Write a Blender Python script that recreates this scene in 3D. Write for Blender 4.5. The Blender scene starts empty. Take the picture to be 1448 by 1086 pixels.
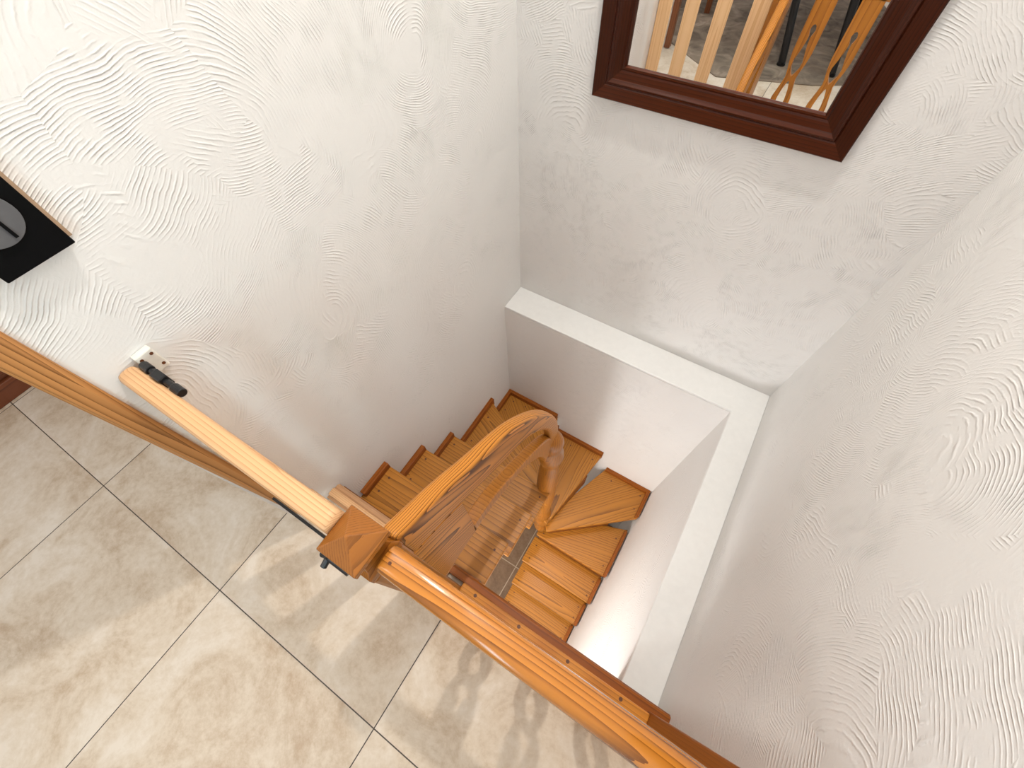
import bpy, bmesh, math, random
from mathutils import Vector, Matrix, noise
random.seed(4)
scene = bpy.context.scene
COL = scene.collection
# units: the layout is measured in stair-width units (x right along the back wall, y towards it, d below the eye)
S = 0.75
EYE = 2.2*S
def P(x, y, d): return Vector((x*S, y*S, EYE-d*S))

# ------------------------------------------------------------------ camera, world, lights
cam = bpy.data.cameras.new('camera'); camo = bpy.data.objects.new('camera', cam); COL.objects.link(camo)
cam.sensor_width = 36; cam.lens = 597.47/1448*36; cam.clip_start = 0.02; cam.clip_end = 60
Rr = Vector((0.84906679, 0.52754527, -0.02795659)); Dn = Vector((0.44205883, -0.73846216, -0.50917349)); Fw = Vector((-0.28925695, 0.41996384, -0.86020974))
m = Matrix.Identity(4)
for i in range(3):
    m[i][0] = Rr[i]; m[i][1] = -Dn[i]; m[i][2] = -Fw[i]
m[0][3], m[1][3], m[2][3] = 0, 0, EYE
camo.matrix_world = m
scene.camera = camo
scene.view_settings.view_transform = 'Standard'; scene.view_settings.look = 'None'
scene.view_settings.gamma = 1; scene.view_settings.use_curve_mapping = False
scene.view_settings.exposure = 0.0

w = bpy.data.worlds.new('world'); scene.world = w; w.use_nodes = True
bg = w.node_tree.nodes['Background']; bg.inputs[0].default_value = (0.985, 0.99, 1.0, 1); bg.inputs[1].default_value = 0.73

def light(name, kind, loc, energy, color, size=0.1, aim=None, size_y=None):
    l = bpy.data.lights.new(name, kind); l.energy = energy; l.color = color
    o = bpy.data.objects.new(name, l); COL.objects.link(o); o.location = loc
    if kind == 'POINT': l.shadow_soft_size = size
    else:
        l.size = size
        if size_y: l.shape = 'RECTANGLE'; l.size_y = size_y
    if aim is not None:
        o.rotation_euler = (Vector(aim)-Vector(loc)).to_track_quat('-Z', 'Y').to_euler()
    return o
light('stairwell_ceiling_lamp', 'POINT', (-0.30*S, 1.30*S, 4.45*S), 128, (1.0, 0.965, 0.91), 0.035)
light('lower_hall_lamp', 'POINT', (-0.34, -0.85, -0.72), 66, (0.98, 0.99, 1.0), 0.22)
light('room_fill_light', 'POINT', (-1.4, -2.0, 2.8), 75, (1.0, 0.975, 0.94), 0.30)  # unseen soft fill, added to brighten the shaded floor and walls from the room side
light('room_window_daylight', 'AREA', (0.648*S-0.03, -1.78*S, 1.30), 15, (0.55, 0.89, 1.0), 0.55, aim=(-2, -1.78*S, 1.05), size_y=0.9)

# ------------------------------------------------------------------ node helpers
def mat(name):
    mt = bpy.data.materials.new(name); mt.use_nodes = True
    nt = mt.node_tree; b = nt.nodes['Principled BSDF']
    return mt, nt, b
def N(nt, t, **k):
    n = nt.nodes.new(t)
    for a, v in k.items():
        if a.startswith('i_'): n.inputs[a[2:].replace('_', ' ')].default_value = v
        else: setattr(n, a, v)
    return n
def math_(nt, op, a, b=None, c=None):
    n = nt.nodes.new('ShaderNodeMath'); n.operation = op
    for i, v in enumerate((a, b, c)):
        if v is None: continue
        if isinstance(v, (int, float)): n.inputs[i].default_value = v
        else: nt.links.new(v, n.inputs[i])
    return n.outputs[0]
def vmath(nt, op, a, b=None):
    n = nt.nodes.new('ShaderNodeVectorMath'); n.operation = op
    for i, v in enumerate((a, b)):
        if v is None: continue
        if isinstance(v, (tuple, list)): n.inputs[i].default_value = v
        elif isinstance(v, (int, float)): n.inputs['Scale'].default_value = v
        else: nt.links.new(v, n.inputs[i])
    return n
def ramp(nt, fac, stops):
    r = nt.nodes.new('ShaderNodeValToRGB'); e = r.color_ramp.elements
    while len(e) < len(stops): e.new(0.5)
    for k, (p, c) in enumerate(stops):
        e[k].position = p; e[k].color = (*c, 1) if len(c) == 3 else c
    nt.links.new(fac, r.inputs[0]); return r.outputs[0]
def lin(r, g, b):
    f = lambda v: (v/255/12.92) if v/255 <= 0.04045 else ((v/255+0.055)/1.055)**2.4
    return (f(r), f(g), f(b))

def wood(name, light_c, dark_c, axis='X', rings=34, stretch=0.07, rough=0.32, off=(0.0, 0.021, 0.034), wob=0.012, streak=0.35, sharp=(0.35, 0.95), coat=0.25, tilt=None, spec=0.35):
    mt, nt, b = mat(name)
    tc = N(nt, 'ShaderNodeTexCoord')
    info = N(nt, 'ShaderNodeObjectInfo')
    rnd = vmath(nt, 'SCALE', info.outputs['Location'], 0.37)
    src = tc.outputs['Object']
    if tilt is not None:
        vr = N(nt, 'ShaderNodeVectorRotate', rotation_type='X_AXIS', i_Angle=tilt); nt.links.new(src, vr.inputs['Vector']); src = vr.outputs[0]
    base = vmath(nt, 'ADD', src, off)
    sc = [1, 1, 1]; sc['XYZ'.index(axis)] = stretch
    q = vmath(nt, 'MULTIPLY', base.outputs[0], tuple(sc))
    nz = N(nt, 'ShaderNodeTexNoise', i_Scale=9.0, i_Detail=2.0)
    qn = vmath(nt, 'ADD', q.outputs[0], rnd.outputs[0]); nt.links.new(qn.outputs[0], nz.inputs['Vector'])
    nv = vmath(nt, 'SCALE', vmath(nt, 'SUBTRACT', nz.outputs['Color'], (0.5, 0.5, 0.5)).outputs[0], wob*4)
    q2 = vmath(nt, 'ADD', q.outputs[0], nv.outputs[0])
    wv = N(nt, 'ShaderNodeTexWave', wave_type='RINGS', rings_direction=axis, wave_profile='SAW', i_Scale=float(rings), i_Distortion=0.6, i_Detail=2.0)
    wv.inputs['Detail Scale'].default_value = 1.5
    nt.links.new(q2.outputs[0], wv.inputs['Vector'])
    sc2 = [90, 90, 90]; sc2['XYZ'.index(axis)] = 3.0
    qs = vmath(nt, 'MULTIPLY', base.outputs[0], tuple(sc2))
    n2 = N(nt, 'ShaderNodeTexNoise', i_Scale=3.0, i_Detail=3.0); nt.links.new(qs.outputs[0], n2.inputs['Vector'])
    f = math_(nt, 'ADD', math_(nt, 'MULTIPLY', wv.outputs[1], 1-streak), math_(nt, 'MULTIPLY', n2.outputs[0], streak))
    mid = tuple(0.72*a+0.28*c for a, c in zip(light_c, dark_c))
    c = ramp(nt, f, [(sharp[0]-0.25 if sharp[0] > 0.25 else 0, light_c), ((sharp[0]+sharp[1])/2, mid), (sharp[1], dark_c)])
    nt.links.new(c, b.inputs['Base Color'])
    b.inputs['Roughness'].default_value = rough
    b.inputs['Specular IOR Level'].default_value = spec
    b.inputs['Coat Weight'].default_value = coat; b.inputs['Coat Roughness'].default_value = 0.18
    bp = N(nt, 'ShaderNodeBump', i_Strength=0.12, i_Distance=0.001); nt.links.new(f, bp.inputs['Height']); nt.links.new(bp.outputs[0], b.inputs['Normal'])
    return mt

def plain(name, col, rough=0.5, metal=0.0, var=0.1):
    mt, nt, b = mat(name)
    n = N(nt, 'ShaderNodeTexNoise', i_Scale=40.0, i_Detail=3.0)
    tc = N(nt, 'ShaderNodeTexCoord'); nt.links.new(tc.outputs['Object'], n.inputs['Vector'])
    c = ramp(nt, n.outputs[0], [(0.3, tuple(v*(1-var) for v in col)), (0.7, tuple(min(1, v*(1+var*0.8)) for v in col))])
    nt.links.new(c, b.inputs['Base Color'])
    b.inputs['Roughness'].default_value = rough; b.inputs['Metallic'].default_value = metal
    return mt

def plaster(name, col, strength=0.5, cell=2.0, freq=880.0, rough=0.6):
    """white plaster combed into overlapping fans"""
    mt, nt, b = mat(name)
    tc = N(nt, 'ShaderNodeTexCoord')
    nz = N(nt, 'ShaderNodeTexNoise', i_Scale=3.0, i_Detail=2.0); nt.links.new(tc.outputs['Object'], nz.inputs['Vector'])
    p = vmath(nt, 'ADD', tc.outputs['Object'], vmath(nt, 'SCALE', vmath(nt, 'SUBTRACT', nz.outputs['Color'], (.5, .5, .5)).outputs[0], 0.09).outputs[0])
    hs = []
    for k, (cs, sh) in enumerate(((cell, 0.0), (cell*1.6, 3.7))):
        ps = vmath(nt, 'ADD', p.outputs[0], (sh, sh*1.3, -sh))
        v = N(nt, 'ShaderNodeTexVoronoi', feature='F1', i_Scale=cs, i_Randomness=1.0); nt.links.new(ps.outputs[0], v.inputs['Vector'])
        cen = vmath(nt, 'ADD', v.outputs['Position'], vmath(nt, 'SCALE', vmath(nt, 'SUBTRACT', v.outputs['Color'], (.5, .5, .5)).outputs[0], 0.75).outputs[0])
        dist = vmath(nt, 'DISTANCE', ps.outputs[0], cen.outputs[0]).outputs['Value']
        n1 = N(nt, 'ShaderNodeTexNoise', i_Scale=6.0, i_Detail=6.0, i_Roughness=0.58); nt.links.new(ps.outputs[0], n1.inputs['Vector'])
        ph = math_(nt, 'ADD', math_(nt, 'MULTIPLY', dist, freq*(1 if k == 0 else 1.3)), math_(nt, 'MULTIPLY', n1.outputs[0], 22.0))
        s = math_(nt, 'POWER', math_(nt, 'ADD', math_(nt, 'MULTIPLY', math_(nt, 'SINE', ph), 0.5), 0.5), 3.0)
        # each comb line swells and fades along its length
        lid = N(nt, 'ShaderNodeTexNoise', i_Scale=26.0, i_Detail=2.0); nt.links.new(ps.outputs[0], lid.inputs['Vector'])
        lm = N(nt, 'ShaderNodeMapRange'); nt.links.new(lid.outputs[0], lm.inputs[0]); lm.inputs[1].default_value = 0.34; lm.inputs[2].default_value = 0.66
        n3 = N(nt, 'ShaderNodeTexNoise', i_Scale=4.0+3*k, i_Detail=2.0); nt.links.new(ps.outputs[0], n3.inputs['Vector'])
        am = N(nt, 'ShaderNodeMapRange'); nt.links.new(n3.outputs[0], am.inputs[0]); am.inputs[1].default_value = 0.37; am.inputs[2].default_value = 0.58
        am.inputs[3].default_value = 0.12
        hs.append((math_(nt, 'MULTIPLY', math_(nt, 'MULTIPLY', s, lm.outputs[0]), am.outputs[0]), am.outputs[0]))
    nf = N(nt, 'ShaderNodeTexNoise', i_Scale=150.0, i_Detail=3.0); nt.links.new(tc.outputs['Object'], nf.inputs['Vector'])
    over = N(nt, 'ShaderNodeMapRange'); nt.links.new(hs[1][1], over.inputs[0]); over.inputs[1].default_value = 0.35; over.inputs[2].default_value = 0.6
    mixh = N(nt, 'ShaderNodeMix'); nt.links.new(over.outputs[0], mixh.inputs[0]); nt.links.new(hs[0][0], mixh.inputs[2]); nt.links.new(hs[1][0], mixh.inputs[3])
    h = math_(nt, 'ADD', mixh.outputs[0], math_(nt, 'MULTIPLY', nf.outputs[0], 0.30))
    bp = N(nt, 'ShaderNodeBump', i_Strength=strength, i_Distance=0.0017); nt.links.new(h, bp.inputs['Height'])
    nt.links.new(bp.outputs[0], b.inputs['Normal'])
    nl = N(nt, 'ShaderNodeTexNoise', i_Scale=1.6, i_Detail=3.0); nt.links.new(tc.outputs['Object'], nl.inputs['Vector'])
    c = ramp(nt, nl.outputs[0], [(0.3, tuple(v*0.965 for v in col)), (0.7, col)])
    nt.links.new(c, b.inputs['Base Color']); b.inputs['Roughness'].default_value = rough
    return mt

def tiles(name, x0, y0, px, py, cols, grout, gw=0.0035, rough=0.42):
    mt, nt, b = mat(name)
    tc = N(nt, 'ShaderNodeTexCoord'); sp = N(nt, 'ShaderNodeSeparateXYZ'); nt.links.new(tc.outputs['Object'], sp.inputs[0])
    def cellc(o, o0, p):
        t = math_(nt, 'DIVIDE', math_(nt, 'SUBTRACT', o, o0), p)
        fr = math_(nt, 'FRACT', t); fl = math_(nt, 'FLOOR', t)
        d = math_(nt, 'MULTIPLY', math_(nt, 'MINIMUM', fr, math_(nt, 'SUBTRACT', 1.0, fr)), p)
        return d, fl
    dx, fx = cellc(sp.outputs[0], x0, px); dy, fy = cellc(sp.outputs[1], y0, py)
    g = math_(nt, 'LESS_THAN', math_(nt, 'MINIMUM', dx, dy), gw/2)
    cb = N(nt, 'ShaderNodeCombineXYZ'); nt.links.new(fx, cb.inputs[0]); nt.links.new(fy, cb.inputs[1])
    wn = N(nt, 'ShaderNodeTexWhiteNoise', noise_dimensions='3D'); nt.links.new(cb.outputs[0], wn.inputs['Vector'])
    off = vmath(nt, 'ADD', tc.outputs['Object'], vmath(nt, 'SCALE', wn.outputs['Color'], 7.0).outputs[0])
    n1 = N(nt, 'ShaderNodeTexNoise', i_Scale=4.2, i_Detail=10.0, i_Roughness=0.68, i_Distortion=0.7); nt.links.new(off.outputs[0], n1.inputs['Vector'])
    n2 = N(nt, 'ShaderNodeTexNoise', i_Scale=45.0, i_Detail=5.0, i_Roughness=0.7); nt.links.new(off.outputs[0], n2.inputs['Vector'])
    f = math_(nt, 'ADD', math_(nt, 'MULTIPLY', n1.outputs[0], 0.72), math_(nt, 'MULTIPLY', n2.outputs[0], 0.28))
    c = ramp(nt, f, [(0.36, cols[0]), (0.5, cols[1]), (0.62, cols[2])])
    mx = N(nt, 'ShaderNodeMix', data_type='RGBA'); nt.links.new(g, mx.inputs[0]); nt.links.new(c, mx.inputs[6]); mx.inputs[7].default_value = (*grout, 1)
    nt.links.new(mx.outputs[2], b.inputs['Base Color'])
    b.inputs['Roughness'].default_value = rough
    h = math_(nt, 'ADD', math_(nt, 'MULTIPLY', n2.outputs[0], 0.25), math_(nt, 'MULTIPLY', g, -1.5))
    bp = N(nt, 'ShaderNodeBump', i_Strength=0.25, i_Distance=0.002); nt.links.new(h, bp.inputs['Height']); nt.links.new(bp.outputs[0], b.inputs['Normal'])
    return mt

# ------------------------------------------------------------------ materials
M_WALL = plaster('combed_white_plaster', lin(229, 227, 224), 0.8)
M_WALL_LOW = plaster('trowelled_white_plaster', lin(237, 235, 232), 0.7, cell=3.0, freq=700)
M_LEDGE = plain('white_gloss_ledge', lin(232, 231, 228), 0.4, var=0.02)
M_TILE = tiles('beige_stone_tiles', -1.0003, -0.4625, 0.7315, 1.10, (lin(182, 156, 128), lin(207, 188, 165), lin(219, 204, 186)), lin(70, 56, 46))
M_TILE_LOW = tiles('brown_slate_tiles', -0.375, 0.435, 0.45, 0.45, (lin(118, 92, 68), lin(140, 112, 86), lin(156, 130, 104)), lin(200, 180, 155), 0.008)
M_TREAD = wood('honey_stair_wood', lin(194, 128, 44), lin(88, 46, 9), 'X', 20, 0.10, 0.4, off=(0, 0.05, 0.03), wob=0.018, coat=0.05)
M_TRIM = wood('dark_honey_trim_wood', lin(156, 86, 24), lin(100, 48, 9), 'X', 22, 0.1, 0.4, coat=0.05, spec=0.2)
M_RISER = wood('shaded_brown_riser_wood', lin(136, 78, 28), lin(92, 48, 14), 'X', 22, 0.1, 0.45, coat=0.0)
M_RAIL = wood('glossy_pine_handrail', lin(202, 128, 48), lin(102, 52, 10), 'X', 56, 0.05, 0.18, off=(0, 0.05, 0.075), wob=0.026, coat=0.6, streak=0.2)
M_CURVE = wood('strong_grained_pine', lin(206, 136, 58), lin(80, 40, 9), 'Y', 56, 0.14, 0.4, off=(0.13, 0.0, -0.055), wob=0.012, streak=0.08, tilt=math.radians(41), coat=0.0, spec=0.18)
M_NEWEL = wood('reddish_newel_wood', lin(170, 106, 36), lin(98, 54, 12), 'Z', 34, 0.1, 0.34, coat=0.2)
M_BAL = wood('orange_baluster_wood', lin(190, 122, 42), lin(120, 66, 16), 'Z', 22, 0.06, 0.38, coat=0.08)
M_BASE = wood('orange_base_rail_wood', lin(206, 132, 46), lin(132, 72, 18), 'X', 40, 0.06, 0.34, off=(0, 0.06, 0.05), wob=0.02, coat=0.2)
M_POST = wood('brown_wall_post_wood', lin(150, 84, 24), lin(112, 58, 12), 'Z', 40, 0.05, 0.4, off=(0.05, 0.04, 0), coat=0.05)
M_GATE = wood('pale_gate_wood', lin(222, 178, 132), lin(170, 112, 64), 'X', 60, 0.05, 0.42, off=(0, 0.05, 0.03), wob=0.01, coat=0.0)
M_GATEV = wood('pale_slat_wood', lin(236, 196, 150), lin(208, 156, 104), 'Z', 40, 0.05, 0.42, coat=0.0)
M_ARCH = wood('pine_architrave_wood', lin(192, 136, 80), lin(108, 64, 28), 'Z', 84, 0.04, 0.4, off=(0.06, 0.05, 0), wob=0.014, coat=0.05, streak=0.2)
M_FRAMEX = wood('dark_mahogany_rail', lin(78, 33, 12), lin(28, 9, 3), 'X', 40, 0.05, 0.3, coat=0.04, spec=0.22)
M_FRAMEZ = wood('dark_mahogany_stile', lin(62, 25, 9), lin(26, 8, 3), 'Z', 40, 0.05, 0.32, coat=0.03, spec=0.2)
M_DARKWOOD = wood('red_brown_wood', lin(120, 62, 32), lin(72, 34, 16), 'Y', 22, 0.08, 0.35)
M_CHAIR = wood('brown_chair_wood', lin(130, 76, 42), lin(82, 44, 22), 'Z', 26, 0.06, 0.35)
M_BLACK = plain('black_metal', lin(14, 14, 16), 0.35)
M_PLASTIC = plain('black_plastic', lin(20, 20, 22), 0.28)
M_PANEL = plain('black_glass_panel', lin(5, 5, 6), 0.75)
M_PANEL.node_tree.nodes['Principled BSDF'].inputs['Specular IOR Level'].default_value = 0.12
M_GREY = plain('grey_dial', lin(92, 92, 94), 0.5)
M_STEEL = plain('cream_enamel_plate', lin(226, 222, 212), 0.4)
M_PLUG = plain('dark_wood_plug', lin(96, 50, 18), 0.5)
M_TAN = plain('tan_edge', lin(176, 150, 124), 0.5)
M_SEAT = plain('grey_seat_fabric', lin(120, 112, 104), 0.9)
mt, nt, b = mat('silvered_glass'); b.inputs['Metallic'].default_value = 1; b.inputs['Roughness'].default_value = 0.0
n_ = N(nt, 'ShaderNodeTexNoise', i_Scale=2.0); c_ = ramp(nt, n_.outputs[0], [(0, (.90, .90, .89)), (1, (.92, .92, .91))]); nt.links.new(c_, b.inputs['Base Color']); M_GLASS = mt
mt, nt, b = mat('grey_brown_rug')
tc = N(nt, 'ShaderNodeTexCoord'); n1 = N(nt, 'ShaderNodeTexNoise', i_Scale=6.0, i_Detail=6.0, i_Distortion=1.5); nt.links.new(tc.outputs['Object'], n1.inputs['Vector'])
nt.links.new(ramp(nt, n1.outputs[0], [(0.3, lin(92, 78, 64)), (0.6, lin(140, 122, 104)), (0.75, lin(160, 146, 130))]), b.inputs['Base Color']); b.inputs['Roughness'].default_value = 0.95
n2 = N(nt, 'ShaderNodeTexNoise', i_Scale=220.0, i_Detail=2.0); bp = N(nt, 'ShaderNodeBump', i_Strength=0.6, i_Distance=0.004); nt.links.new(n2.outputs[0], bp.inputs['Height']); nt.links.new(bp.outputs[0], b.inputs['Normal']); M_RUG = mt

# ------------------------------------------------------------------ mesh helpers (all take world coordinates)
WM = {}
def link(name, bm, material, parent=None, origin=None, rotz=0.0, bevel=0.0, smooth=False, seg=2):
    """one mesh object from world-space geometry; its own origin and turn give the wood grain a direction"""
    if origin is None: origin = WM[parent].translation.copy() if parent else Vector((0, 0, 0))
    Mw = Matrix.Translation(origin) @ Matrix.Rotation(rotz, 4, 'Z')
    bm.transform(Mw.inverted())
    bmesh.ops.recalc_face_normals(bm, faces=bm.faces)
    me = bpy.data.meshes.new(name); bm.to_mesh(me); bm.free()
    if smooth:
        for p in me.polygons: p.use_smooth = True
    o = bpy.data.objects.new(name, me); COL.objects.link(o)
    for k in (material if isinstance(material, (list, tuple)) else [material]): me.materials.append(k)
    if parent:
        o.parent = parent; o.matrix_local = WM[parent].inverted() @ Mw
    else: o.matrix_world = Mw
    WM[o] = Mw
    if bevel:
        mo = o.modifiers.new('bevel', 'BEVEL'); mo.width = bevel; mo.segments = seg; mo.limit_method = 'ANGLE'; mo.angle_limit = math.radians(40)
        if smooth is False:
            for p in me.polygons: p.use_smooth = False
    return o
def empty(name, loc, label, cat, group=None):
    o = bpy.data.objects.new(name, None); COL.objects.link(o); o.location = loc; o.empty_display_size = 0.1
    WM[o] = Matrix.Translation(loc); tag(o, label, cat, group); return o
def tag(o, label, cat, group=None):
    o['label'] = label; o['category'] = cat
    if group: o['group'] = group
    return o
def struct(o): o['kind'] = 'structure'; return o
def BM(): return bmesh.new()
def hexa(bm, pts):
    v = [bm.verts.new(p) for p in pts]
    for f in ((0, 3, 2, 1), (4, 5, 6, 7), (0, 1, 5, 4), (1, 2, 6, 5), (2, 3, 7, 6), (3, 0, 4, 7)): bm.faces.new([v[i] for i in f])
def box(bm, a, b):
    x0, x1 = sorted((a[0], b[0])); y0, y1 = sorted((a[1], b[1])); z0, z1 = sorted((a[2], b[2]))
    hexa(bm, [(x0, y0, z0), (x1, y0, z0), (x1, y1, z0), (x0, y1, z0), (x0, y0, z1), (x1, y0, z1), (x1, y1, z1), (x0, y1, z1)])
def ubox(bm, x0, x1, y0, y1, d0, d1): box(bm, P(x0, y0, d0), P(x1, y1, d1))
def prism(bm, poly, z0, z1):
    """closed polygon (x, y metres) raised between two heights"""
    lo = [bm.verts.new((p[0], p[1], z0)) for p in poly]; hi = [bm.verts.new((p[0], p[1], z1)) for p in poly]
    bm.faces.new(lo[::-1]); bm.faces.new(hi); n = len(poly)
    for i in range(n): bm.faces.new((lo[i], lo[(i+1) % n], hi[(i+1) % n], hi[i]))
def sweep(bm, ringsl, closed_ends=True):
    vs = [[bm.verts.new(p) for p in r] for r in ringsl]; n = len(vs[0])
    for a, c in zip(vs, vs[1:]):
        for i in range(n): bm.faces.new((a[i], a[(i+1) % n], c[(i+1) % n], c[i]))
    if closed_ends: bm.faces.new(vs[0][::-1]); bm.faces.new(vs[-1])
def lathe(bm, cx, cy, prof, n=28):
    """prof: list of (radius, z) from low to high"""
    sweep(bm, [[(cx+r*math.cos(2*math.pi*i/n), cy+r*math.sin(2*math.pi*i/n), z) for i in range(n)] for r, z in prof])
def tube(bm, a, c, r, n=16, r2=None):
    a = Vector(a); c = Vector(c); d = (c-a).normalized(); u = d.orthogonal().normalized(); v = d.cross(u)
    r2 = r if r2 is None else r2
    sweep(bm, [[p+(u*math.cos(2*math.pi*i/n)+v*math.sin(2*math.pi*i/n))*q for i in range(n)] for p, q in ((a, r), (c, r2))])
def interp(pts, t):
    for (a, va), (b_, vb) in zip(pts, pts[1:]):
        if t <= b_: return va+(vb-va)*(t-a)/(b_-a)
    return pts[-1][1]
def smooth_curve(pts, n):
    """Catmull-Rom through 2-D points"""
    out = []; q = [pts[0]]+list(pts)+[pts[-1]]
    for i in range(1, len(q)-2):
        p0, p1, p2, p3 = [Vector(p) for p in q[i-1:i+3]]
        for k in range(n):
            t = k/n
            out.append(0.5*((2*p1)+(p2-p0)*t+(2*p0-5*p1+4*p2-p3)*t*t+(3*p1-p0-3*p2+p3)*t**3))
    out.append(Vector(pts[-1])); return out

# ------------------------------------------------------------------ the setting
DL = 2.385           # ledge height
DG = 5.97            # lower floor
XL, XR, YB = -1.2, 0.648, 1.93
XR2, YB2 = 0.472, 1.70
LAND = 0.055         # edge of the landing
top = -2.6           # how far the walls rise (above the eye)
bm = BM(); ubox(bm, XL-0.12, XL, -0.17, YB+0.2, top, DG+0.2); struct(link('wall_left', bm, M_WALL))
bm = BM(); ubox(bm, XL, XR+0.2, YB, YB+0.2, top, DG+0.2); struct(link('wall_back', bm, M_WALL))
bm = BM(); ubox(bm, XR, XR+0.2, -7.0, YB, top, DG+0.2); struct(link('wall_right', bm, M_WALL))
bm = BM()
for a, c in ((-2.28, -2.20), (-1.36, -1.28)): ubox(bm, XR-.035, XR, a, c, -.25, 1.25)
ubox(bm, XR-.035, XR, -2.2, -1.36, -.25, -.17); ubox(bm, XR-.035, XR, -2.2, -1.36, 1.17, 1.25)
wf = struct(link('window_1', bm, plain('white_window_frame', lin(240, 240, 238), 0.4), bevel=0.003))
bm = BM(); ubox(bm, XR-.012, XR-.004, -2.2, -1.36, -.17, 1.17)
mt, nt, b = mat('daylit_pane'); b.inputs['Base Color'].default_value = (.6, .7, .8, 1); b.inputs['Roughness'].default_value = 0.1
b.inputs['Emission Color'].default_value = (.8, .9, 1, 1); b.inputs['Emission Strength'].default_value = 1.0
link('pane', bm, mt, wf)
# thicker wall below the ledge (it leans in a little on the right)
bm = BM(); ubox(bm, XL, XR, YB2, YB, DL+0.02, DG+0.2); struct(link('wall_back_lower', bm, M_WALL_LOW))
bm = BM(); XRb = 0.40
EDG = LAND-.031
hexa(bm, [P(XRb, EDG, DG+.2), P(XR, EDG, DG+.2), P(XR, YB2, DG+.2), P(XRb, YB2, DG+.2), P(XR2, EDG, DL+.02), P(XR, EDG, DL+.02), P(XR, YB2, DL+.02), P(XR2, YB2, DL+.02)])
struct(link('wall_right_lower', bm, M_WALL_LOW))
bm = BM()
poly = [(XL*S, YB2*S), (XR2*S, YB2*S), (XR2*S, EDG*S), (XR*S, EDG*S), (XR*S, YB*S), (XL*S, YB*S)]
prism(bm, poly, EYE-(DL+0.02)*S, EYE-DL*S); struct(link('trim_1', bm, M_LEDGE, bevel=0.004))
# landing floor slab
bm = BM()
prism(bm, [(-7*S, -7*S), (XR*S, -7*S), (XR*S, (LAND-0.03)*S), (XL*S, (LAND-.03)*S), (XL*S, -.17*S), ((XL-.12)*S, -.17*S), ((XL-.12)*S, 2.2*S), (-7*S, 2.2*S)], -0.22, 0.0)
struct(link('floor', bm, M_TILE))
bm = BM(); ubox(bm, XL-0.12, XR+0.2, -3.0, YB+.2, DG, DG+0.15); struct(link('floor_lower', bm, M_TILE_LOW))
bm = BM(); ubox(bm, XL-0.12, XR+.2, -3.1, -3.0, 2.5, DG+0.15); struct(link('wall_front_lower', bm, M_WALL_LOW))
bm = BM(); ubox(bm, XL-0.12, XL, -3.0, -0.17, 2.5, DG+0.15); struct(link('wall_left_lower', bm, M_WALL_LOW))
# nosing along the landing edge
bm = BM()
pr = [(LAND-.03, 2.17), (LAND-.03, 2.24), (LAND+.005, 2.24), (LAND+.012, 2.222), (LAND+.012, 2.19), (LAND+.004, 2.172)]
sweep(bm, [[P(x, y, d) for y, d in pr] for x in (-0.44, XR)]); struct(link('trim_2', bm, M_TRIM, bevel=0.002))
bm = BM()
pr = [(-.02, 2.175), (-.02, 2.21), (LAND+.008, 2.23), (LAND+.014, 2.21), (LAND+.014, 2.19), (LAND+.004, 2.175)]
sweep(bm, [[P(x, y, d) for y, d in pr] for x in (XL, -0.44)]); struct(link('trim_3', bm, wood('worn_nosing_wood', lin(196, 152, 112), lin(158, 112, 74), 'X', 26, 0.06, 0.5, coat=0.0), bevel=0.002))
bm = BM(); ubox(bm, XL, XR2, LAND-.03, LAND-0.005, 2.24, 2.50); struct(link('trim_4', bm, M_TRIM))
bm = BM(); ubox(bm, XL, -.45, -.005, .036, 2.160, 2.2); struct(link('trim_7', bm, M_GATE, bevel=0.003))
# pine architrave on the end of the left wall
bm = BM()
def arch(low): return [(XL, low), (XL+.010, low), (XL+.018, low+.010), (XL+.018, -.124), (XL+.010, -.110), (XL, -.110)]
sweep(bm, [[P(x, y, d) for x, y in arch(lo)] for d, lo in ((2.2, -.150), (.7, -.176), (-0.6, -.198))]); struct(link('trim_5', bm, M_ARCH, bevel=0.002))

# ------------------------------------------------------------------ staircase
NX, NY = -0.36, 0.885
st = empty('staircase', P(NX, NY, DG), 'honey wood winding staircase turning down round the stairwell between white walls', 'staircase')
RISE = 0.29
def depth(k): return 2.2+RISE*k
inn = 0.02
def tread(k, poly, ang, plugs=(), strips=(), lab=None):
    """poly in units, wound counter-clockwise; strips: pairs of points along the walls that carry an edge strip"""
    d = depth(k)
    cx = sum(p[0] for p in poly)/len(poly); cy = sum(p[1] for p in poly)/len(poly)
    org = P(cx, cy, d)
    bm = BM(); prism(bm, [(p[0]*S, p[1]*S) for p in poly], EYE-(d+0.045)*S, EYE-d*S)
    t = link('tread', bm, M_TREAD, st, org, ang, bevel=0.005)
    for (a, c, nrm) in strips:
        bm = BM(); h = 0.055; th = 0.032
        a = Vector(a); c = Vector(c); n = Vector(nrm)*th
        q = [a, c, c+n, a+n]
        lo = EYE-(d+0.045)*S; hi = EYE-(d-h)*S
        hexa(bm, [(*(p*S), lo) for p in q]+[(*(p*S), hi) for p in q])
        dv = c-a
        link('edge_strip', bm, M_TRIM, t, org, math.atan2(dv.y, dv.x), bevel=0.002)
    for (px, py) in plugs:
        bm = BM(); lathe(bm, px*S, py*S, [(0.0055, EYE-(d+.004)*S), (0.0055, EYE-d*S+0.0012)], 10)
        link('screw_plug', bm, M_PLUG, t, org)
    return t
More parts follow.
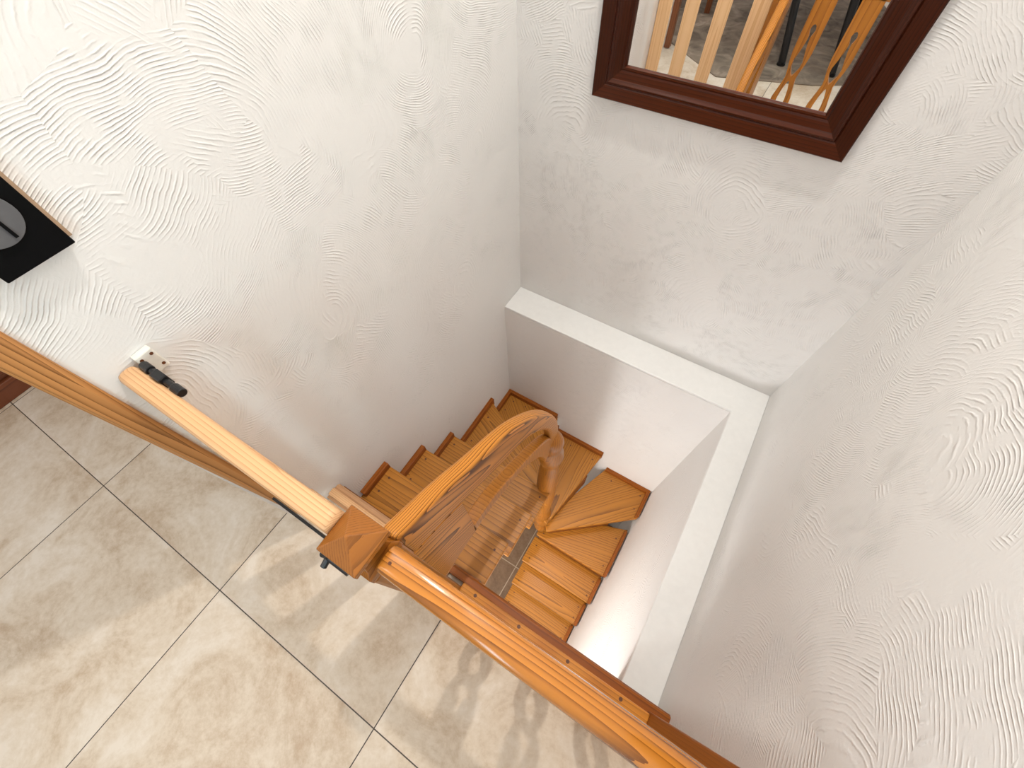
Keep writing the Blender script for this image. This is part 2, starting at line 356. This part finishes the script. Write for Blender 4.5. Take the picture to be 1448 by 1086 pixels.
def riser(k, a, c, th=0.03):
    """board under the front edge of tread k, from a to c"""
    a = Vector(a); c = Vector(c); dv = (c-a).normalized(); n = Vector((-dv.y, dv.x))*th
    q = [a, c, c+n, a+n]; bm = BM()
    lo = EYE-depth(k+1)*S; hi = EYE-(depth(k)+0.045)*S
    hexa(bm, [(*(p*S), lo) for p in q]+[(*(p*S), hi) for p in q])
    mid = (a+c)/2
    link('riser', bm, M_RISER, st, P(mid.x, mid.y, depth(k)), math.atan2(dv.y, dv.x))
L0, R0 = XL+0.0, -0.305
ys = [0.02, 0.325, 0.592, 0.86]
for k in (1, 2, 3):
    y0, y1 = ys[k-1]-0.03, ys[k]
    y0 = max(y0, LAND+0.02) if k == 1 else y0
    tread(k, [(L0, y0), (R0, y0), (R0, y1), (L0, y1)], 0,
          plugs=[(L0+.07, y1-.06), (L0+.07, max(y0, .1)+.07), (R0-.05, y1-.07)], strips=[((L0, y0+.03), (L0, y1), (1, 0))])
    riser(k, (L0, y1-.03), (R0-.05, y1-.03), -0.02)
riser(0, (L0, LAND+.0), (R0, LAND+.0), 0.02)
BX = YB2
# winders fan out from the newel at the turn
W45, W56, W67 = (L0, 1.40), (-0.66, BX), (-0.135, BX)
W78, W89 = (0.425, 1.40), (0.415, 0.815)
nw = (NX, NY)
tread(4, [(L0, .84), (NX+.05, .84), (NX+.03, NY+.05), (L0, W45[1])], math.atan2(.30, -.85), plugs=[(L0+.07, 1.24), (L0+.07, .98)], strips=[((L0, .87), (L0, W45[1]), (1, 0))])
tread(5, [(L0, W45[1]+.02), (NX-.04, NY-.03), (NX+.03, NY+.03), (W56[0], BX), (L0, BX)], math.atan2(.6, -.75), plugs=[(L0+.07, 1.50), (L0+.09, 1.62), (-.98, BX-.07)],
      strips=[((L0, W45[1]+.05), (L0, BX), (1, 0)), ((L0+.032, BX), (W56[0], BX), (0, -1))])
tread(6, [(W56[0]-.05, BX), (NX-.05, NY), (NX+.08, NY-.05), W67], math.atan2(.8, -.03), plugs=[(-.2, BX-.1), (-.45, BX-.08)], strips=[((W56[0], BX), W67, (0, -1))])
tread(7, [(NX+.02, NY+.05), (NX+.09, NY-.05), W78, (.425, BX), (-.05, BX)], math.atan2(.65, .6), plugs=[(.36, BX-.08), (.36, 1.47), (.05, BX-.09)],
      strips=[((-.05, BX), (.425, BX), (0, -1)), ((.425, BX-.032), W78, (-1, 0))])
tread(8, [(NX, NY+.02), (NX, W89[1]), W89, (.42, 1.34), (.11, 1.225)], math.atan2(.18, .8), plugs=[(.35, .9), (.35, 1.2), (-.3, .86)], strips=[((.42, 1.30), W89, (-1, 0))])
ys2 = [W89[1], .558, .335, .11, -.12, -.35]
for i, k in enumerate((9, 10, 11, 12)):
    y1, y0 = ys2[i]+.03, ys2[i+1]
    xl, xr = -.385, .412-.004*i
    tread(k, [(xl, y0), (xr, y0), (xr, y1), (xl, y1)], 0, plugs=[(xl+.06, y0+.06), (xl+.06, y1-.08), (xr-.06, y0+.06), (xr-.06, y1-.08)], strips=[((xr, y1-.03), (xr, y0), (-1, 0))])
    riser(k, (xl, y0+.03), (xr, y0+.03), 0.02)
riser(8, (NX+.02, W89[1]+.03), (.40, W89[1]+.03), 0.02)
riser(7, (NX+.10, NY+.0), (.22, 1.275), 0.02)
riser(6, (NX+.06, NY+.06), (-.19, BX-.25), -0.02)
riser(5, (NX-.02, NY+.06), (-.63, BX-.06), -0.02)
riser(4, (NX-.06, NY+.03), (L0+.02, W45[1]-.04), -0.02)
# turned newel at the turn
def ud(d): return EYE-d*S
bm = BM()
prof = [(.030, 4.52), (.036, 4.46), (.042, 4.38), (.036, 4.30), (.030, 4.26), (.040, 4.20), (.044, 4.13), (.040, 4.06), (.033, 4.02), (.041, 3.97), (.043, 3.92), (.036, 3.86), (.030, 3.80), (.035, 3.70),
        (.040, 3.50), (.043, 3.25), (.042, 3.0), (.038, 2.78), (.033, 2.64), (.030, 2.60), (.040, 2.56), (.046, 2.50), (.044, 2.44), (.034, 2.40), (.030, 2.37), (.036, 2.33), (.038, 2.28), (.032, 2.23), (.018, 2.20), (.004, 2.19)]
lathe(bm, NX*S, (NY+.02)*S, [(r*1.32, ud(d)) for r, d in prof], 32)
link('newel_post', bm, M_NEWEL, st, P(NX, NY, 4.5), smooth=True)
# sawn swan-neck handrail board
XA, XB = -0.398, -0.346
def board(top_c, bot_c, n=8, bev=0.008):
    t = smooth_curve(top_c, n); b_ = smooth_curve(bot_c, n)
    bm = BM(); rings_ = []
    m_ = max(len(t), len(b_))
    def res(c, k):
        # resample by arc length
        L = [0]
        for p, q in zip(c, c[1:]): L.append(L[-1]+(q-p).length)
        out = []
        for i in range(k):
            s = L[-1]*i/(k-1); j = 0
            while j < len(L)-2 and L[j+1] < s: j += 1
            f = (s-L[j])/max(1e-9, L[j+1]-L[j]); out.append(c[j].lerp(c[j+1], min(1, f)))
        return out
    t = res(t, 40); b_ = res(b_, 40)
    for p, q in zip(t, b_): rings_.append([P(XA, p.x, p.y), P(XB, p.x, p.y), P(XB, q.x, q.y), P(XA, q.x, q.y)])
    sweep(bm, rings_)
    return bm
bm = board([(.0, 1.0), (.16, 1.09), (.31, 1.196), (.42, 1.265), (.52, 1.345), (.64, 1.48), (.75, 1.64), (.86, 1.86), (.925, 2.06), (.94, 2.22)],
           [(.0, 1.20), (.10, 1.25), (.19, 1.31), (.29, 1.385), (.40, 1.462), (.53, 1.545), (.65, 1.67), (.76, 1.84), (.83, 2.02), (.85, 2.24)])
hr = link('handrail', bm, M_CURVE, st, P(-.37, .45, 1.5), bevel=0.013, seg=4)
bm = board([(.0, 1.19), (.10, 1.24), (.192, 1.302), (.193, 1.305)], [(.0, 1.70), (.07, 1.705), (.13, 1.71), (.20, 1.72)])
link('gusset_board', bm, M_CURVE, st, P(-.37, .1, 1.5), bevel=0.003)
bm = board([(.19, 1.635), (.34, 1.665), (.48, 1.755), (.62, 1.86), (.74, 1.96), (.83, 2.07), (.87, 2.2), (.875, 2.3)], [(.19, 1.72), (.30, 1.735), (.42, 1.79), (.55, 1.88), (.64, 1.98), (.73, 2.12), (.79, 2.28), (.80, 2.36)])
link('lower_rail', bm, M_BAL, st, P(-.37, .5, 1.9), bevel=0.005)

# ------------------------------------------------------------------ landing balustrade
BYC = -0.042
lb = empty('landing_balustrade', P(-.41, BYC, 2.2), 'orange pine balustrade along the landing edge with square newel and fretted flat balusters', 'balustrade')
NXC, NYC = -.398, -.046
h = .052
bm = BM(); ubox(bm, NXC-h, NXC+h, NYC-h, NYC+h, 1.06, 2.2)
np_ = link('newel_post', bm, M_NEWEL, lb, P(NXC, NYC, 1.6), bevel=0.006)
def frus(bm, levels):
    sweep(bm, [[P(NXC-q, NYC-q, d), P(NXC+q, NYC-q, d), P(NXC+q, NYC+q, d), P(NXC-q, NYC+q, d)] for q, d in levels])
bm = BM(); frus(bm, [(h, 1.06), (h, 1.03), (.040, 1.015), (.036, 1.0), (.036, .968), (.046, .952), (.0545, .945), (.0545, .925), (.003, .884)])
link('newel_cap', bm, wood('cap_wood', lin(158, 96, 34), lin(98, 54, 14), 'Y', 74, 0.3, 0.26, off=(0.4, 0, 0.3), wob=0.006, coat=0.2), np_, P(NXC, NYC, 1.0), bevel=0.0015)
# rounded handrail
bm = BM(); pr = []
RW, RH, RD = .0335, .031, 1.010
for i in range(28):
    a_ = 2*math.pi*i/28; cx_ = math.copysign(abs(math.cos(a_))**0.75, math.cos(a_)); cz_ = math.copysign(abs(math.sin(a_))**0.75, math.sin(a_))
    pr.append((BYC+.003+RW*cx_, RD-RH*cz_))
sweep(bm, [[P(x, y, d) for y, d in pr] for x in (NXC+h+.008, NXC+h+.016, .56)])
link('handrail', bm, M_RAIL, lb, P(.1, BYC, RD), smooth=True)
bm = BM(); lathe(bm, -.318*S, (BYC)*S, [(.003, EYE-(RD)*S), (.003, EYE-(RD-RH)*S+.0008)], 10); link('screw_plug', bm, M_PLUG, lb)
# rail fillet below and base rail on the floor
bm = BM(); ubox(bm, NXC+h, .56, BYC-.022, BYC+.022, RD+.025, RD+.042); link('rail_fillet', bm, M_RAIL, lb, P(.1, BYC, 1.06), bevel=0.002)
bm = BM(); ubox(bm, NXC+h, .56, -.09, .026, 2.12, 2.2); br = link('base_rail', bm, M_BASE, lb, P(.1, BYC, 2.15), bevel=0.004)
for px in (-.27, -.04, .20, .44):
    bm = BM(); lathe(bm, px*S, .008*S, [(.006, EYE-2.125*S), (.006, EYE-2.12*S+.001)], 12); link('screw_plug', bm, M_PLUG, br)
# flat balusters with keyhole fretwork
KW = [(1.045, .060), (1.20, .060), (1.36, .060), (1.42, .052), (1.47, .040), (1.51, .034), (1.56, .044), (1.64, .062), (1.72, .064), (1.78, .060), (1.88, .058), (1.96, .06), (2.13, .060)]
KG = [(1.045, 0), (1.205, 0), (1.212, .010), (1.235, .018), (1.258, .011), (1.272, .006), (1.31, .008), (1.36, .018), (1.41, .030), (1.45, .026), (1.49, .008), (1.50, 0), (1.525, 0), (1.535, .006),
      (1.58, .018), (1.64, .026), (1.72, .026), (1.78, .014), (1.83, .006), (1.845, .014), (1.87, .014), (1.885, 0), (2.13, 0)]
ds = sorted(set([p[0] for p in KW]+[p[0] for p in KG]+[1.045+i*.03 for i in range(36)]))
def baluster_bm(x):
    bm = BM(); t = .014; y0, y1 = BYC+.008-t, BYC+.008+t
    for sgn in (-1, 1):
        ringsl = []
        for d in ds:
            o_ = interp(KW, d); g_ = interp(KG, d)
            ringsl.append([P(x+sgn*g_, y0, d), P(x+sgn*o_, y0, d), P(x+sgn*o_, y1, d), P(x+sgn*g_, y1, d)])
        vs = [[bm.verts.new(p) for p in r] for r in ringsl]
        for (a, c), (da, dc) in zip(zip(vs, vs[1:]), zip(ds, ds[1:])):
            op = interp(KG, da) > 1e-6 or interp(KG, dc) > 1e-6
            for i in range(4):
                if i == 3 and not op: continue
                bm.faces.new((a[i], a[(i+1) % 4], c[(i+1) % 4], c[i]))
        bm.faces.new(vs[0]); bm.faces.new(vs[-1])
    bmesh.ops.remove_doubles(bm, verts=bm.verts, dist=1e-5)
    return bm
for x in (-.15, .095, .34):
    link('baluster', baluster_bm(x), M_BAL, lb, P(x, BYC, 1.6))
# half newel on the right wall
bm = BM(); ubox(bm, .56, XR, -.085, .034, .86, 2.2); link('wall_post', bm, M_POST, lb, P(.6, BYC, 1.6), bevel=0.004)

# ------------------------------------------------------------------ stair gate
gt = empty('stair_gate', P(-.8, -.04, 2.2), 'pale wooden stair gate closed between the newel and the left wall', 'gate')
GX0, GX1 = -1.198, -.453
bm = BM()
def gy(x): return -.046+(x-GX0)/(GX1-GX0)*.006
ringsl = []
for x, k in ((GX0, .72), (GX0+.008, .9), (GX0+.02, 1), (GX1-.02, 1), (GX1, 1)):
    pr = []
    for i in range(20):
        a_ = 2*math.pi*i/20; cx_ = math.copysign(abs(math.cos(a_))**0.55, math.cos(a_)); cz_ = math.copysign(abs(math.sin(a_))**0.55, math.sin(a_))
        pr.append(P(x, gy(x)+.0265*k*cx_, .925-.028*k*cz_))
    ringsl.append(pr)
sweep(bm, ringsl); link('top_rail', bm, M_GATE, gt, P(-.8, -.05, .925), smooth=True)
bm = BM(); ubox(bm, GX0+.01, GX1, -.052, -.026, 1.98, 2.06); link('bottom_rail', bm, M_GATE, gt, P(-.8, -.05, 2.02), bevel=0.003)
for x, hw in ((-1.148, .049), (-.955, .049), (-.745, .049), (-.510, .057)):
    bm = BM(); ubox(bm, x-hw, x+hw, -.048, -.030, .945, 2.0); link('slat', bm, M_GATEV, gt, P(x, -.04, 1.5), bevel=0.003)
# black latch on the top rail by the wall, hinge bar at the newel
bm = BM()
tube(bm, P(-1.165, -.008, .905), P(-1.02, -.008, .912), .0065, 16)
tube(bm, P(-1.168, -.008, .905), P(-1.135, -.008, .905), .0095, 16)
ubox(bm, -1.115, -1.075, -.020, .004, .893, .93)
tube(bm, P(-1.045, -.008, .911), P(-1.01, -.008, .912), .0095, 16)
link('latch', bm, M_PLASTIC, gt, P(-1.08, 0, .91), bevel=0.002)['label'] = 'black plastic latch'
bm = BM(); ubox(bm, -.63, -.447, -.0785, -.0725, .95, .965); link('hinge_bar', bm, M_BLACK, gt)['label'] = 'black metal hinge bar'
bm = BM()
tube(bm, P(-.462, -.106, .99), P(-.462, -.106, 1.10), .006, 14); tube(bm, P(-.46, -.107, 1.02), P(-.40, -.108, 1.03), .007, 14); tube(bm, P(-.46, -.107, 1.02), P(-.46, -.13, 1.03), .006, 12)
link('hinge_pin', bm, M_BLACK, gt, smooth=False)['label'] = 'black metal hinge pin'
# catch plate screwed to the wall
cp = empty('wall_catch', P(XL, .01, .93), 'cream catch plate screwed to the left wall beside the gate latch', 'catch plate')
bm = BM(); ubox(bm, XL, XL+.022, -.012, .036, .885, .962); pl = link('plate', bm, M_STEEL, cp, P(XL, .01, .92), bevel=0.003)
for y, d in ((.026, .90), (.026, .945), (-.002, .90)):
    bm = BM(); tube(bm, P(XL+.02, y, d), P(XL+.0235, y, d), .0035, 10); link('screw', bm, M_PLUG, pl)

# ------------------------------------------------------------------ mirror
MX0, MX1, MD0, MD1 = -.800, .220, -.75, .959   # outer edges
YM = YB
mr = empty('wall_mirror', P((MX0+MX1)/2, YB, MD1), 'large mirror in a dark mahogany moulded frame hanging on the back wall', 'mirror')
# moulding profile: (inset from the outer edge, distance off the wall)
prof = [(0, 0), (0, .031), (.004, .035), (.052, .031), (.057, .027), (.062, .033), (.069, .035), (.076, .031), (.082, .026), (.108, .024), (.116, .022), (.122, .026), (.129, .026), (.132, .020), (.134, .010), (.134, 0)]
def frame_bar(corner_fn):
    bm = BM(); a = []; c = []
    for ins, off in prof:
        p, q = corner_fn(ins); a.append(P(p[0], YB-off, p[1])); c.append(P(q[0], YB-off, q[1]))
    sweep(bm, [a, c]); return bm
for nm, fn, mt_ in (('frame_rail', lambda i: ((MX0+i, MD1-i), (MX1-i, MD1-i)), M_FRAMEX), ('frame_rail', lambda i: ((MX0+i, MD0+i), (MX1-i, MD0+i)), M_FRAMEX),
                    ('frame_stile', lambda i: ((MX0+i, MD0+i), (MX0+i, MD1-i)), M_FRAMEZ), ('frame_stile', lambda i: ((MX1-i, MD0+i), (MX1-i, MD1-i)), M_FRAMEZ)):
    link(nm, frame_bar(fn), mt_, mr)
bm = BM(); ubox(bm, MX0+.13, MX1-.13, YB-.014, YB-.004, MD0+.13, MD1-.13); link('mirror_glass', bm, M_GLASS, mr)

# ------------------------------------------------------------------ black panel on the left wall
pn = empty('wall_control', P(XL, .04, .59), 'black rectangular control panel with grey round dial, high on the left wall', 'control panel')
bm = BM(); ubox(bm, XL+.026, XL+.032, -.028, .110, .36, .588); link('face_plate', bm, M_PANEL, pn, bevel=0.002)
bm = BM(); ubox(bm, XL, XL+.027, -.026, .108, .362, .586); ubox(bm, XL, XL+.008, -.02, .119, .366, .584); link('back_box', bm, M_TAN, pn)
bm = BM(); tube(bm, P(XL+.032, .035, .485), P(XL+.038, .035, .485), .050*S, 36); dl = link('dial', bm, M_GREY, pn, bevel=0.001)
bm = BM(); ubox(bm, XL+.038, XL+.042, .045, .051, .445, .525); link('pointer', bm, M_PANEL, dl)

# ------------------------------------------------------------------ room behind, seen in the mirror and at the left edge
cb = empty('cabinet', P(-3.6, .0, 2.2), 'dark red-brown wooden cabinet on the tiled floor beyond the left wall', 'cabinet')
bm = BM(); ubox(bm, -3.95, -3.335, -.98, .98, 1.0, 2.08); link('body', bm, M_DARKWOOD, cb, P(-3.6, 0, 1.5), bevel=0.004)
bm = BM(); ubox(bm, -3.95, -3.31, -1.0, 1.0, 2.08, 2.2); link('plinth', bm, M_DARKWOOD, cb, P(-3.6, 0, 2.15), bevel=0.004)
bm = BM(); ubox(bm, -3.97, -3.30, -1.02, 1.02, .96, 1.0); link('top', bm, M_DARKWOOD, cb, P(-3.6, 0, .98), bevel=0.004)
for y0, y1, ky in ((-.94, -.01, -.10), (.01, .94, .10)):
    bm = BM(); ubox(bm, -3.335, -3.315, y0, y1, 1.05, 2.04); dr = link('door', bm, M_DARKWOOD, cb, P(-3.33, (y0+y1)/2, 1.5), bevel=0.004)
    bm = BM(); tube(bm, P(-3.315, ky, 1.5), P(-3.275, ky, 1.5), .012, 14); link('knob', bm, M_BLACK, dr)

bm = BM()
rp = [(-.88, -1.45), (.645, -1.97), (.645, -4.6), (-1.3, -5.2), (-2.2, -2.2)]
rp = [(-.88, -1.45), (-1.6, -2.0), (-1.9, -3.2), (-1.7, -4.6), (.2, -4.4), (.60, -3.4), (.60, -2.05), (.0, -1.72)]
prism(bm, [(x*S, y*S) for x, y in rp], 0.0, 0.006)
tag(link('rug', bm, M_RUG, bevel=0.003), 'grey-brown rug on the tiled floor, seen in the mirror', 'rug')
tb = empty('dining_table', P(-.6, -2.8, 2.2), 'dining table with splayed black metal legs on the rug', 'table')
bm = BM(); ubox(bm, -1.3, .35, -3.7, -1.95, 1.18, 1.22); link('table_top', bm, M_CHAIR, tb, bevel=0.004)
for (bx, by, tx, ty) in ((-.37, -2.0, -.60, -2.12), (.12, -2.0, -.10, -2.12), (-.85, -3.6, -.70, -3.4), (.1, -3.6, -.1, -3.4)):
    bm = BM(); tube(bm, P(bx, by, 2.17), P(tx, ty, 1.22), .027, 14); tube(bm, P(bx, by, 2.19), P(bx, by, 2.17), .032, 16); link('leg', bm, M_BLACK, tb)
def chair(x, y, rot, label):
    t = empty('dining_chair', P(x, y, 2.2), label, 'chair', 'dining chairs in the mirror')
    Rm = Matrix.Rotation(rot, 4, 'Z'); o = P(x, y, 2.2)+Vector((0, 0, .0065))
    def lb_(a, c):
        bm = BM(); box(bm, a, c); bm.transform(Matrix.Translation(o) @ Rm); return bm
    for sx in (-1, 1):
        for sy in (-1, 1):
            hgt = .44 if sy > 0 else .92
            link('leg', lb_((sx*.18-.024, sy*.18-.024, 0), (sx*.18+.024, sy*.18+.024, hgt)), M_CHAIR, t, bevel=0.004)
    link('seat', lb_((-.21, -.21, .44), (.21, .21, .48)), M_SEAT, t, bevel=0.012)
    link('backrest', lb_((-.156, -.195, .62), (.156, -.172, .90)), M_CHAIR, t, bevel=0.006)
    return t
chair(-1.80, -2.09, math.radians(0), 'brown wooden chair with square legs nearest the gate slats in the mirror')
chair(-1.73, -3.15, math.radians(-4), 'brown wooden chair farther back on the rug in the mirror')
